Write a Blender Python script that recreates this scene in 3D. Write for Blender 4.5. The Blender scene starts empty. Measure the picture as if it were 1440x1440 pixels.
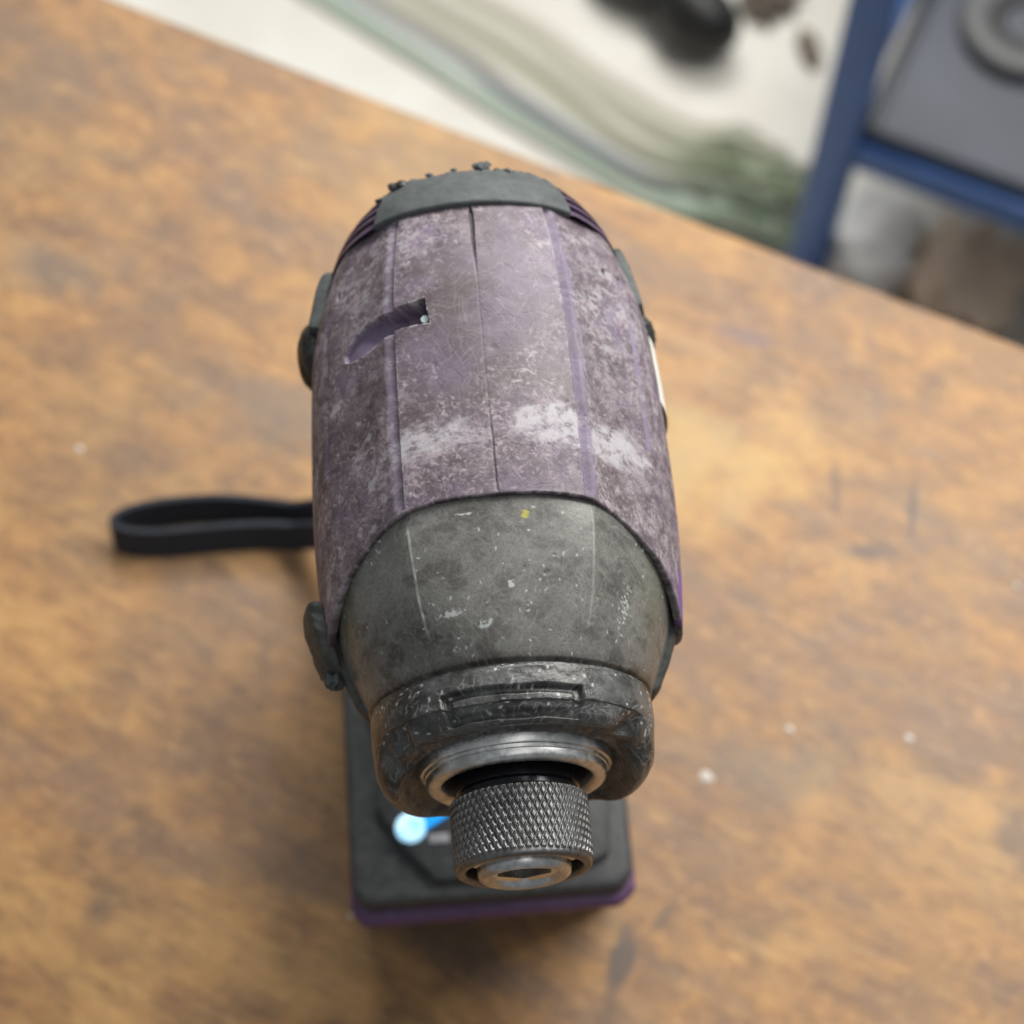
import bpy, bmesh, math, random
import numpy as np
from math import radians as rad

# ------------------------------------------------------------------ camera, world, light, exposure
S = 0.001                                   # the script counts in millimetres
sc = bpy.context.scene
col = sc.collection
cam = bpy.data.cameras.new('camera')
cam.sensor_width = 36; cam.lens = 36 * 2730 / 1440
cam.clip_start = 0.01; cam.clip_end = 20
cam.dof.use_dof = True; cam.dof.focus_distance = 0.358
cam.dof.aperture_fstop = 13.0; cam.dof.aperture_blades = 0
camo = bpy.data.objects.new('camera', cam); col.objects.link(camo)
camo.location = (0, -0.152, 0.561); camo.rotation_euler = (rad(25), 0, 0)
sc.camera = camo

w = bpy.data.worlds.new('World'); sc.world = w; w.use_nodes = True
w.node_tree.nodes['Background'].inputs[0].default_value = (0.90, 0.95, 1.0, 1)
w.node_tree.nodes['Background'].inputs[1].default_value = 0.26

def area(name, loc, aim, sx, sy, power, colr):
    l = bpy.data.lights.new(name, 'AREA'); l.shape = 'RECTANGLE'; l.size = sx; l.size_y = sy
    l.energy = power; l.color = colr
    o = bpy.data.objects.new(name, l); col.objects.link(o); o.location = loc
    from mathutils import Vector
    o.rotation_euler = (Vector(aim) - Vector(loc)).to_track_quat('-Z', 'Y').to_euler()
    return o
area('ceiling_light', (0.66, 0.74, 0.98), (0.05, 0.12, 0.1), 0.9, 0.45, 21.5, (1.0, 0.97, 0.92))
area('ceiling_light', (0.25, -0.1, 2.0), (0.0, 0.0, 0.1), 1.4, 0.35, 5, (1.0, 0.98, 0.95))
area('ceiling_light', (0.1, 1.9, 1.3), (0.0, 1.1, -0.8), 1.2, 0.5, 36, (1.0, 0.98, 0.94))
sc.view_settings.view_transform = 'Standard'; sc.view_settings.look = 'None'
sc.view_settings.exposure = 0.0; sc.view_settings.gamma = 1
rng = np.random.default_rng(7); random.seed(7)

# ------------------------------------------------------------------ helpers
def link(o, parent=None):
    col.objects.link(o)
    if parent: o.parent = parent
    return o
def tag(o, label=None, cat=None, group=None, kind=None):
    for k, v in (('label', label), ('category', cat), ('group', group), ('kind', kind)):
        if v: o[k] = v
    return o
def empty(name, loc, rz=0):
    o = bpy.data.objects.new(name, None); o.empty_display_size = .02; link(o)
    o.location = [c * S for c in loc]; o.rotation_euler = (0, 0, rz); return o
def finish(o, mat, smooth=True, angle=40):
    me = o.data
    if mat: me.materials.append(mat)
    if smooth:
        me.polygons.foreach_set('use_smooth', [True] * len(me.polygons))
        me.set_sharp_from_angle(angle=rad(angle))
    return o
def mesh(name, v, f, mat, parent=None, smooth=True, angle=40):
    me = bpy.data.meshes.new(name)
    me.from_pydata([tuple(c * S for c in p) for p in v], [], f); me.update()
    o = bpy.data.objects.new(name, me); link(o, parent)
    return finish(o, mat, smooth, angle)
def bm_obj(name, bm, mat, parent=None, smooth=True, angle=35):
    bmesh.ops.recalc_face_normals(bm, faces=bm.faces)
    bmesh.ops.scale(bm, vec=(S, S, S), verts=bm.verts)
    me = bpy.data.meshes.new(name); bm.to_mesh(me); bm.free()
    o = bpy.data.objects.new(name, me); link(o, parent)
    return finish(o, mat, smooth, angle)
def box(name, c, d, mat, parent=None, bevel=0, rz=0, seg=2):
    bm = bmesh.new(); bmesh.ops.create_cube(bm, size=1)
    bmesh.ops.scale(bm, vec=d, verts=bm.verts)
    if bevel: bmesh.ops.bevel(bm, geom=bm.edges[:], offset=bevel, segments=seg, profile=.5, affect='EDGES')
    if rz: bmesh.ops.rotate(bm, matrix=__import__('mathutils').Matrix.Rotation(rz, 3, 'Z'), verts=bm.verts)
    bmesh.ops.translate(bm, vec=c, verts=bm.verts)
    return bm_obj(name, bm, mat, parent)

def vnoise(shape, cell, seed):
    """smooth value noise on a 2-D array; cell = feature size in samples (rows, cols)"""
    r = np.random.default_rng(seed)
    cy, cx = cell
    ny, nx = int(shape[0] / cy) + 3, int(shape[1] / cx) + 3
    g = r.random((ny, nx))
    y = np.arange(shape[0]) / cy; x = np.arange(shape[1]) / cx
    y0 = y.astype(int); x0 = x.astype(int); fy = y - y0; fx = x - x0
    fy = fy * fy * (3 - 2 * fy); fx = fx * fx * (3 - 2 * fx)
    a = g[np.ix_(y0, x0)]; b = g[np.ix_(y0, x0 + 1)]; c = g[np.ix_(y0 + 1, x0)]; d = g[np.ix_(y0 + 1, x0 + 1)]
    fy = fy[:, None]; fx = fx[None, :]
    return (a * (1 - fx) + b * fx) * (1 - fy) + (c * (1 - fx) + d * fx) * fy
def fbm(shape, cell, seed, octv=4):
    out = np.zeros(shape); amp = 1; tot = 0
    for k in range(octv):
        c = (max(cell[0] / 2 ** k, 1.01), max(cell[1] / 2 ** k, 1.01))
        out += amp * vnoise(shape, c, seed + k); tot += amp; amp *= .55
    return out / tot
def sstep(a, b, x):
    t = np.clip((x - a) / (b - a), 0, 1); return t * t * (3 - 2 * t)

AX = 200.0; S0 = 90.0                        # axis height, tool-space origin along the axis
def grid_obj(name, r, s, th, mat, parent, attrs=None, closed=True, angle=180):
    """r, s: [rows, cols] in mm; th: degrees per column, about the spindle axis"""
    n, m = r.shape
    t = np.radians(th)[None, :] if np.ndim(th) == 1 else np.radians(th)
    co = np.stack([r * np.cos(t), s - S0, r * np.sin(t) + AX], -1).reshape(-1, 3) * S
    i = np.arange(n - 1)[:, None] * m
    j = np.arange(m if closed else m - 1)[None, :]; jn = (j + 1) % m
    q = np.stack([i + j, i + m + j, i + m + jn, i + jn], -1).reshape(-1, 4)
    me = bpy.data.meshes.new(name)
    me.vertices.add(len(co)); me.vertices.foreach_set('co', co.astype(np.float32).ravel())
    me.loops.add(q.size); me.loops.foreach_set('vertex_index', q.astype(np.int32).ravel())
    me.polygons.add(len(q)); me.polygons.foreach_set('loop_start', np.arange(0, q.size, 4, dtype=np.int32))
    me.update(calc_edges=True)
    for k, a in (attrs or {}).items():
        at = me.attributes.new(k, 'FLOAT', 'POINT'); at.data.foreach_set('value', a.astype(np.float32).ravel())
    o = bpy.data.objects.new(name, me); link(o, parent)
    me.materials.append(mat)
    me.polygons.foreach_set('use_smooth', [True] * len(me.polygons))
    if angle < 180: me.set_sharp_from_angle(angle=rad(angle))
    return o
def lathe(name, prof, mat, parent, n=96, th0=0, th1=360, angle=35, wob=0):
    p = np.array(prof, float)
    full = th1 - th0 >= 360
    th = np.linspace(th0, th1, n, endpoint=not full)
    r = np.repeat(p[:, 1:2], n, 1); s = np.repeat(p[:, 0:1], n, 1)
    if wob: r = r + wob * (fbm(r.shape, (3, 9), 5) - .5)
    return grid_obj(name, r, s, th, mat, parent, closed=full, angle=angle)

def strokes(shape, to_rc, n, s_rng, a_rng, lrng, curv, mask=None, width=1, ang=None, seed=1):
    """random curved scratch marks drawn on a grid; s along the axis, a = arc length (mm)"""
    r = np.random.default_rng(seed); out = np.zeros(shape, np.float32)
    for _ in range(n):
        s = r.uniform(*s_rng); a = r.uniform(*a_rng)
        rr, cc = to_rc(s, a); rr = int(rr); cc = int(cc)
        if not (0 <= rr < shape[0] and 0 <= cc < shape[1]): continue
        if mask is not None and r.random() > mask[rr, cc]: continue
        L = r.uniform(*lrng); k = r.normal(0, curv); d = r.uniform(0, 2 * math.pi) if ang is None else r.normal(*ang)
        q = int(L / .08) + 2; dl = L / q; I = r.uniform(.35, 1.0)
        dd = d + np.cumsum(np.full(q, k * dl)) + np.cumsum(r.normal(0, .06, q))
        ss = s + np.cumsum(np.sin(dd)) * dl; aa = a + np.cumsum(np.cos(dd)) * dl
        R, C_ = to_rc(ss, aa); fade = np.sin(np.linspace(.15, math.pi - .15, q)) * I
        for oy in range(width):
            for ox in range(width):
                Ri = np.clip((R + oy).astype(int), 0, shape[0] - 1); Ci = np.clip((C_ + ox).astype(int), 0, shape[1] - 1)
                np.maximum.at(out, (Ri, Ci), fade)
    return out
def soften(a, k=1):
    for _ in range(k):
        a = (np.roll(a, 1, 0) + np.roll(a, -1, 0) + 2 * a) / 4; a = (np.roll(a, 1, 1) + np.roll(a, -1, 1) + 2 * a) / 4
    return a

# ------------------------------------------------------------------ materials
class NT:
    def __init__(s, name):
        s.m = bpy.data.materials.new(name); s.m.use_nodes = True; s.t = s.m.node_tree
        s.b = s.t.nodes['Principled BSDF']
    def n(s, typ, **kw):
        x = s.t.nodes.new(typ)
        for k, v in kw.items():
            if k.startswith('i_'):
                x.inputs[k[2:].replace('_', ' ')].default_value = v
            else: setattr(x, k, v)
        return x
    def l(s, a, b): s.t.links.new(a, b)
    def put(s, sock, v):
        if hasattr(v, 'links') or hasattr(v, 'is_linked'): s.l(v, sock)
        else: sock.default_value = v
    def attr(s, name): return s.n('ShaderNodeAttribute', attribute_name=name).outputs['Fac']
    def coord(s, scale=(1, 1, 1), rot=(0, 0, 0)):
        c = s.n('ShaderNodeTexCoord'); mp = s.n('ShaderNodeMapping')
        mp.inputs['Scale'].default_value = scale; mp.inputs['Rotation'].default_value = rot
        s.l(c.outputs['Object'], mp.inputs['Vector']); return mp.outputs[0]
    def grain(s, k, rot=0.19):
        c = s.n('ShaderNodeTexCoord'); a = s.n('ShaderNodeMapping'); b = s.n('ShaderNodeMapping')
        a.inputs['Rotation'].default_value = (0, 0, rot); b.inputs['Scale'].default_value = (1, k, 1)
        s.l(c.outputs['Object'], a.inputs['Vector']); s.l(a.outputs[0], b.inputs['Vector']); return b.outputs[0]
    def noise(s, vec, scale, detail=4, rough=.55, dist=0):
        x = s.n('ShaderNodeTexNoise'); s.l(vec, x.inputs['Vector']); x.inputs['Scale'].default_value = scale
        x.inputs['Detail'].default_value = detail; x.inputs['Roughness'].default_value = rough
        x.inputs['Distortion'].default_value = dist; return x.outputs['Fac']
    def ramp(s, fac, stops, interp='LINEAR'):
        x = s.n('ShaderNodeValToRGB'); s.l(fac, x.inputs[0]); cr = x.color_ramp; cr.interpolation = interp
        while len(cr.elements) < len(stops): cr.elements.new(.5)
        for e, (p, c) in zip(cr.elements, stops):
            e.position = p; e.color = (c, c, c, 1) if isinstance(c, (int, float)) else (*c, 1)
        return x.outputs[0]
    def mix(s, f, a, b, mode='MIX'):
        x = s.n('ShaderNodeMix', data_type='RGBA', blend_type=mode); s.put(x.inputs[0], f)
        s.put(x.inputs[6], (*a, 1) if isinstance(a, tuple) else a); s.put(x.inputs[7], (*b, 1) if isinstance(b, tuple) else b)
        return x.outputs[2]
    def math(s, op, a, b=0, clamp=False):
        x = s.n('ShaderNodeMath', operation=op, use_clamp=clamp); s.put(x.inputs[0], a); s.put(x.inputs[1], b); return x.outputs[0]
    def bump(s, h, strength=.3, dist=.0002):
        x = s.n('ShaderNodeBump'); s.l(h, x.inputs['Height']); x.inputs['Strength'].default_value = strength
        x.inputs['Distance'].default_value = dist; s.l(x.outputs[0], s.b.inputs['Normal'])
    def out(s, colr=None, rough=None, metal=None, **kw):
        if colr is not None: s.put(s.b.inputs['Base Color'], (*colr, 1) if isinstance(colr, tuple) else colr)
        if rough is not None: s.put(s.b.inputs['Roughness'], rough)
        if metal is not None: s.put(s.b.inputs['Metallic'], metal)
        for k, v in kw.items(): s.put(s.b.inputs[k.replace('_', ' ')], v)
        return s.m

def mat_housing():
    t = NT('scuffed_purple_plastic'); c = t.coord()
    big = t.noise(c, 60, 3); mid = t.noise(c, 420, 6, .65); fine = t.noise(c, 1900, 4, .7)
    base = t.mix(t.ramp(big, [(.38, 0), (.62, 1)]), (.106, .082, .090), (.150, .114, .166))
    grit = t.attr('grit'); G = lambda x: t.math('MULTIPLY', x, grit)
    clump = t.noise(c, 190, 9, .74); base = t.mix(G(t.ramp(clump, [(.51, 0), (.62, .9)])), base, (.31, .265, .29)); base = t.mix(G(t.ramp(clump, [(.37, .85), (.47, 0)])), base, (.068, .052, .055))
    base = t.mix(G(t.ramp(mid, [(.44, 0), (.74, .85)])), base, (.30, .25, .265))
    base = t.mix(G(t.ramp(fine, [(.36, .6), (.55, 0)])), base, (.070, .048, .058))
    base = t.mix(t.attr('dirt_shade'), base, (.055, .040, .044))  # dirt, plus shade painted into grooves, slot and front edge
    base = t.mix(t.math('MULTIPLY', t.attr('chalk'), t.ramp(mid, [(.38, .1), (.52, 1)]), True), base, (.44, .43, .46))
    base = t.mix(t.attr('clean'), base, (.170, .132, .215))
    base = t.mix(t.attr('scratch'), base, (.44, .365, .40))
    base = t.mix(t.math('MULTIPLY', t.attr('vivid'), .85), base, (.175, .070, .300))
    base = t.mix(t.attr('gap'), base, (.012, .008, .012))
    t.bump(t.math('ADD', t.math('MULTIPLY', fine, .6), mid), .35, .00012)
    return t.out(base, t.math('ADD', .43, t.math('MULTIPLY', grit, .20)))
def mat_cone():
    t = NT('worn_dark_grey_cover'); c = t.coord()
    big = t.noise(c, 90, 3); mid = t.noise(c, 380, 6, .6); fine = t.noise(c, 2200, 4, .7)
    base = t.mix(t.ramp(big, [(.35, 0), (.65, 1)]), (.132, .130, .119), (.195, .191, .178))
    base = t.mix(t.ramp(mid, [(.45, 0), (.75, .6)]), base, (.195, .19, .175))
    base = t.mix(t.ramp(fine, [(.34, .5), (.5, 0)]), base, (.03, .03, .028))
    base = t.mix(t.attr('dirt_shade'), base, (.035, .028, .024))
    base = t.mix(t.attr('olive'), base, (.105, .110, .045))
    base = t.mix(t.attr('scratch'), base, (.42, .43, .40))
    base = t.mix(t.attr('chip'), base, (.52, .56, .54))
    base = t.mix(t.attr('yellow'), base, (.42, .40, .05))
    t.bump(t.math('ADD', t.math('MULTIPLY', fine, .6), mid), .3, .0001)
    return t.out(base, t.ramp(mid, [(.3, .27), (.7, .40)]))
def mat_rubber(name, a, b, r0=.4, r1=.6, sc_=1.0):
    t = NT(name); c = t.coord()
    mid = t.noise(c, 350 * sc_, 6, .65); fine = t.noise(c, 1800 * sc_, 4, .7)
    base = t.mix(t.ramp(mid, [(.35, 0), (.7, 1)]), a, b)
    t.bump(t.math('ADD', fine, mid), .35, .00012)
    return t.out(base, t.ramp(fine, [(.3, r0), (.7, r1)]))
def mat_bumper():
    t = NT('scuffed_black_rubber'); c = t.coord()
    big = t.noise(c, 120, 4, .6); mid = t.noise(c, 500, 6, .7); fine = t.noise(c, 1900, 4, .7)
    base = t.mix(t.ramp(big, [(.4, 0), (.62, 1)]), (.024, .023, .022), (.085, .087, .084))
    base = t.mix(t.ramp(mid, [(.5, 0), (.75, .7)]), base, (.15, .155, .155))
    base = t.mix(t.math('MULTIPLY', t.attr('scratch'), .7), base, (.28, .29, .29))
    base = t.mix(t.attr('chip'), base, (.6, .62, .6))
    base = t.mix(t.attr('yellow'), base, (.50, .46, .06))
    t.bump(t.math('ADD', t.math('MULTIPLY', fine, .5), mid), .6, .0002)
    return t.out(base, t.ramp(mid, [(.3, .20), (.7, .42)]))
def mat_metal(name, a, b, rough=(.25, .45), scale=600):
    t = NT(name); c = t.coord(); n1 = t.noise(c, scale, 6, .7); n2 = t.noise(c, scale * .25, 4)
    base = t.mix(t.ramp(n1, [(.35, 0), (.65, 1)]), a, b)
    base = t.mix(t.ramp(n2, [(.5, 0), (.7, .6)]), base, tuple(x * .45 for x in a))
    t.bump(n1, .45, .00012)
    return t.out(base, t.ramp(n1, [(.3, rough[0]), (.7, rough[1])]), 1.0)
def plain(name, c, rough=.5, metal=0, var=.25, scale=200):
    t = NT(name); k = t.noise(t.coord(), scale, 4)
    t.bump(k, .15, .0002)
    return t.out(t.mix(t.ramp(k, [(.3, 0), (.7, 1)]), tuple(x * (1 - var) for x in c), tuple(min(1, x * (1 + var)) for x in c)), rough, metal)

M_house = mat_housing(); M_cone = mat_cone(); M_bump = mat_bumper()
M_grey = mat_rubber('grey_rubber', (.058, .068, .068), (.098, .112, .112), .55, .75)
M_side = mat_rubber('dark_grey_rubber', (.040, .050, .050), (.075, .088, .086), .5, .7)
M_dark = mat_rubber('dark_rubber', (.016, .018, .018), (.035, .038, .036), .35, .5)
M_trim = mat_rubber('grey_green_trim', (.030, .034, .030), (.080, .085, .078), .55, .75)
M_foot = mat_rubber('charcoal_plastic', (.026, .029, .030), (.062, .064, .064), .45, .6)
M_steel = mat_metal('worn_steel', (.48, .485, .475), (.78, .79, .78), (.28, .50), 750)
M_steel2 = mat_metal('brown_steel', (.42, .42, .41), (.72, .72, .71), (.28, .48))
M_knurl = mat_metal('knurled_steel', (.14, .14, .14), (.25, .25, .25), (.38, .5), 900)
M_black = plain('black_oxide', (.018, .019, .024), .22, .6, .3, 900)
M_bore = plain('rusty_bore', (.05, .022, .014), .5, .5, .4, 700)
M_purple = plain('clean_purple_plastic', (.105, .048, .125), .42, 0, .2, 300)
M_vent = plain('vent_purple_plastic', (.085, .050, .095), .45, 0, .35, 400)
M_batt = plain('black_plastic', (.022, .022, .024), .4, 0, .2, 300)
M_strap = plain('black_webbing', (.018, .022, .032), .75, 0, .7, 1400)
M_label = plain('white_label', (.78, .78, .74), .5, 0, .06, 300)

# ------------------------------------------------------------------ the place: floor and bench
EDGE = rad(-24.8)
def mat_wood():
    t = NT('stained_worn_oak')
    c = t.coord(); g = t.grain(1.9, .06); g2 = t.grain(11, .04); zone = t.noise(t.grain(1.5, .1), 13, 6, .66, .5)
    big = t.noise(c, 5, 4, .6); patch = t.noise(t.grain(1.5, .08), 36, 9, .72, .4); mott = t.noise(g, 80, 8, .70, .3)
    grain = t.noise(g2, 38, 9, .75); speck = t.noise(t.coord((1, 1.6, 1)), 230, 5, .65)
    base = t.ramp(patch, [(.34, (0.171, 0.101, 0.057)), (.45, (0.250, 0.139, 0.066)), (.54, (0.348, 0.185, 0.075)), (.64, (0.435, 0.243, 0.093)), (.76, (0.500, 0.308, 0.125))])
    base = t.mix(t.ramp(zone, [(.38, .75), (.50, 0)]), base, (0.208, 0.132, 0.087))
    base = t.mix(t.ramp(zone, [(.52, 0), (.64, .65)]), base, (0.482, 0.282, 0.108))
    base = t.mix(t.ramp(mott, [(.36, .50), (.48, 0)]), base, (0.153, 0.089, 0.055))
    base = t.mix(t.ramp(mott, [(.54, 0), (.70, .6)]), base, (0.519, 0.300, 0.121))
    base = t.mix(t.ramp(big, [(.52, 0), (.68, .30)]), base, (0.435, 0.294, 0.125))
    base = t.mix(t.ramp(big, [(.30, .40), (.47, 0)]), base, (0.185, 0.139, 0.093))
    base = t.mix(t.ramp(grain, [(.36, .45), (.46, 0)]), base, (0.139, 0.079, 0.046))
    base = t.mix(t.ramp(grain, [(.56, 0), (.70, .5)]), base, (0.500, 0.304, 0.137))
    base = t.mix(t.ramp(speck, [(.31, .7), (.38, 0)]), base, (0.093, 0.059, 0.043))
    base = t.mix(t.ramp(speck, [(.62, 0), (.70, .6)]), base, (0.612, 0.375, 0.174))
    # old stains, and shade painted in front of the driver's base: (x, y, half length, half width, turn, strength, colour)
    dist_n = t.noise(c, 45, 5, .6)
    for (x, y, la, lb, tw, k, cc) in STAINS_SHADE:
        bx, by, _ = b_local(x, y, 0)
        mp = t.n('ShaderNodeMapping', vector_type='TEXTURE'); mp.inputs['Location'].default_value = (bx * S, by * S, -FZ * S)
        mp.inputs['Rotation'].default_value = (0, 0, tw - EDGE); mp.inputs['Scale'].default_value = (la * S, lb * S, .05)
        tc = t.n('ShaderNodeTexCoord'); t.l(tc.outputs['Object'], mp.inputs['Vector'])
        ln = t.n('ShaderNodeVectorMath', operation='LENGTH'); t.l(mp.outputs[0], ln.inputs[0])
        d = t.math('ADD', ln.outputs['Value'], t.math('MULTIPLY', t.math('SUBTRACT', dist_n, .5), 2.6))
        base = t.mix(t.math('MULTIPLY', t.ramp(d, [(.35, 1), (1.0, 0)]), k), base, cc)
    t.b.inputs['Specular IOR Level'].default_value = .35; t.bump(grain, .4, .0005)
    return t.out(base, t.ramp(patch, [(.35, .38), (.65, .52)]))
def mat_floor():
    t = NT('pale_painted_floor'); c = t.coord(); a = t.noise(c, 4, 5, .6); b = t.noise(c, 30, 5, .7)
    base = t.mix(t.ramp(a, [(.4, 0), (.65, 1)]), (.74, .73, .67), (.60, .57, .50))
    base = t.mix(t.ramp(b, [(.6, 0), (.75, .5)]), base, (.42, .38, .32))
    return t.out(base, .5)
FZ = -800.0
floor = box('floor', (0, 0, FZ - 10), (9000, 9000, 20), mat_floor()); tag(floor, kind='structure')

bench = empty('workbench', (0, 0, FZ), EDGE)
tag(bench, 'worn brown wooden workbench top with dark stains and painted shade under the impact driver', 'workbench')
from mathutils import Vector, Matrix
def b_local(x, y, z):                        # world mm -> bench local mm
    v = Matrix.Rotation(-EDGE, 3, 'Z') @ Vector((x, y, 0)); return (v.x, v.y, z - FZ)
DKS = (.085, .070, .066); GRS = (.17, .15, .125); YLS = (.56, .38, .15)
STAINS_SHADE = ((31, -35, 17, 4, rad(70), .85, DKS), (43, -22, 9, 3, rad(50), .7, DKS), (150, 8, 9, 15, 0, .6, DKS), (74, 26, 26, 12, rad(-20), .45, GRS), (62, 128, 34, 26, rad(10), .55, YLS),
          (-75, 145, 40, 18, rad(-20), .45, GRS), (112, 96, 11, 4, 0, .7, DKS), (-15, -30, 26, 12, rad(-25), .55, DKS), (-58, -4, 16, 10, 0, .4, DKS), (-150, 200, 30, 14, 0, .4, GRS),  # the dark patch before the base paints the driver's shadow
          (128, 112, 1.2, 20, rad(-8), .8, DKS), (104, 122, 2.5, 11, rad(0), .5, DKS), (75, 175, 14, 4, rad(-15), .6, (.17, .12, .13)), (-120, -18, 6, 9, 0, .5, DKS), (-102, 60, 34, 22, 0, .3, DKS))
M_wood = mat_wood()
ex, ey, ez = b_local(-142.19, 314.99, 0)
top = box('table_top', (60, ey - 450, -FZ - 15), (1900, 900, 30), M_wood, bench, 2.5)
for sx in (-1, 1):
    for sy in (-840, -60): box('leg', (60 + sx * 860, ey + sy, (-FZ - 30) / 2), (80, 80, -FZ - 30.5), M_wood, bench, 4)
box('apron', (60, ey - 40, -FZ - 75), (1640, 24, 88), M_wood, bench, 2)
M_fleck = plain('pale_speck', (.55, .50, .44), .5, 0, .1, 300)  # small flattened pale flecks on the bench top
for (x, y, r_) in ((58, 22, 2.3), (84, 37, 1.4), (120, 34, 1.5), (158, 84, 1.0), (-47, -20, .9), (-140, 132, 1.4)):
    bx, by, bz = b_local(x, y, 0)
    bm = bmesh.new(); bmesh.ops.create_uvsphere(bm, u_segments=14, v_segments=8, radius=1)
    for v in bm.verts: v.co.x *= r_ * (1 + .25 * math.sin(3 * math.atan2(v.co.y, v.co.x) + x)); v.co.y *= r_ * .8; v.co.z *= .35
    bmesh.ops.translate(bm, vec=(bx, by, -FZ + .1), verts=bm.verts); bm_obj('pale_fleck', bm, M_fleck, bench)

# ------------------------------------------------------------------ the impact driver
PSI = rad(4.6)
root = empty('impact_driver', (2.5 - math.sin(PSI) * S0, -60 + math.cos(PSI) * S0, 0), PSI)
tag(root, 'battered purple and grey cordless impact driver standing on its battery on the bench', 'impact driver')

# columns: fine over the upper side, coarse below
TH = np.concatenate([np.arange(-22, 202, .25), np.arange(202, 338, 4.0)])
NF = int(224 / .25)
def sb(th): return 64 - 18 * np.abs(np.cos(np.radians(th))) ** 4 * np.where(np.sin(np.radians(th)) > -.2, 1, .8)
def col_of(thd): return (thd + 22) / .25

def side_in(s_, t_): return 1.3 * sstep(112, 138, s_) * np.cos(np.radians(t_)) ** 2          # the rear narrows sideways
# ---- housing
NR = 470; SB = sb(TH); SE = 131.8
u = np.linspace(0, 1, NR)[:, None]
s = SB[None, :] + u * (SE - SB[None, :])
thg = np.repeat(TH[None, :], NR, 0)
_q = np.linspace(30, 150, 1201); _r = np.interp(_q, [30, 44, 52, 60, 70, 82, 100, 112, 122, 131, 150], [33.3, 35.0, 35.9, 36.5, 37.0, 37.0, 36.5, 35.8, 34.2, 31.9, 27.0])
_k = np.hanning(121); _r = np.convolve(np.pad(_r, 60, mode='edge'), _k / _k.sum(), 'valid')
R0 = np.interp(s, _q, _r) - side_in(s, thg)
arc = np.radians(thg - 90) * 36
sh = s.shape
h = np.zeros(sh); clean = np.zeros(sh); gap = np.zeros(sh); dirt_shade = np.zeros(sh); chalk = np.zeros(sh)
# faceted section: flat between the two top grooves
par = lambda c_, w_: np.clip(1 - ((thg - c_) / w_) ** 2, 0, 1)
R0 = R0 - 1.15 * par(91, 28) - 1.0 * par(47, 13.5) - 1.0 * par(134, 14.5)
# long grooves
def groove(th0, width, sgn, depth, s_lo, s_hi, cl=1.0, wall=.25):
    global h, clean, dirt_shade, chalk
    d = sgn * (thg - th0) * np.pi / 180 * 36                   # mm outward from the wall
    jit = .10 * (vnoise(sh, (14, 5000), int(th0)) - .5)
    d = d + jit
    prof = sstep(0, wall, d) * (1 - sstep(wall, width, d) ** .8)
    win = sstep(s_lo - 1, s_lo + 1.5, s) * (1 - sstep(s_hi - .8, s_hi, s))
    h -= depth * prof * win
    m = sstep(.05, wall, d) * (1 - sstep(width - .8, width, d)) * win
    clean = np.maximum(clean, cl * m * (.5 + .5 * sstep(.35, .55, fbm(sh, (30, 12), 11 + int(th0)))))
    ed = np.maximum(sstep(-.5, -.12, d) * (1 - sstep(-.12, .02, d)), .7 * sstep(width - .5, width - .1, d) * (1 - sstep(width, width + .4, d)))
    chalk = np.maximum(chalk, .55 * ed * win * sstep(.45, .62, fbm(sh, (14, 6), 17 + int(th0), 4)))
    dirt_shade = np.maximum(dirt_shade, .85 * sstep(-.05, .1, d) * (1 - sstep(wall, wall + .22, d)) * win)  # groove wall darkened, its shade painted into the colour
groove(118.6, 2.8, 1, 1.1, 63.6, 131, .5); groove(63.6, 3.3, -1, 1.15, 63.6, 131, .8)
groove(34.5, 2.4, -1, 1.2, 78, 119, .9); groove(150, 2.6, 1, 1.2, 78, 117, .35)
groove(26.0, 1.6, -1, .7, 78, 116, .4); groove(160, 1.6, 1, .7, 78, 113, .2)
# panel seam along the crown
wz = .10 + .30 * sstep(114, 128, s) * (1 - sstep(128.5, 131, s)) + .12 * (1 - sstep(64, 68, s))
dd = np.abs(thg - 90.6 - .35 * (s - 100) / 30 - .25 * (vnoise(sh, (25, 5000), 3) - .5)) * np.pi / 180 * 36
seam = 1 - sstep(wz, wz + .18, dd)
seam *= .06 + .94 * np.clip(sstep(112, 121, s) + (1 - sstep(76, 84, s)) * .40, 0, 1)
h -= .55 * seam; gap = np.maximum(gap, seam * .8)
h += .14 * sstep(0, .3, (90.6 - thg)) * sstep(112, 124, s)
# two dark notches at the groove ends
for (s_, t_, a_, b_) in ((118.5, 40.5, .9, .55), (118.2, 27.5, 1.3, .5), (118.5, 146.5, 1.1, .45), (113.5, 156, 1.4, .5)):
    e = ((s - s_) / a_) ** 2 + ((thg - t_) * .63 / b_ / 1.0) ** 2
    k = 1 - sstep(.6, 1.3, e); h -= 1.0 * k; gap = np.maximum(gap, k)
# torn slot on the left facet
p0 = np.array([105.3, (107.8 - 90) * .628]); p1 = np.array([102.2, (141.5 - 90) * .628])
ax = p1 - p0; L = np.hypot(*ax); ax /= L
ds, da = s - p0[0], arc - p0[1]
along = ds * ax[0] + da * ax[1]; perp = -ds * ax[1] + da * ax[0]
rag = .22 * (fbm(sh, (22, 22), 77, 2) - .5)
tt = np.clip(along / L, 0, 1)
hw = np.where(tt < .55, 2.9, 2.9 * np.sqrt(np.clip(1 - ((tt - .55) / .46) ** 2.4, 0, 1))) + rag
hw = hw * (1 - .12 * np.sin(tt * 6))
inside = (1 - sstep(hw - .18, hw + .06, np.abs(perp + .7 * np.sin(tt * 3.1)))) * sstep(-.1, .12, along + rag) * (1 - sstep(L - .2, L + .1, along))
depth = 1.0 + 5.4 * (1 - sstep(.15, .88, tt))
h -= inside * depth
gapslot = inside
clean = np.where(inside > .4, .85, clean)
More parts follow.
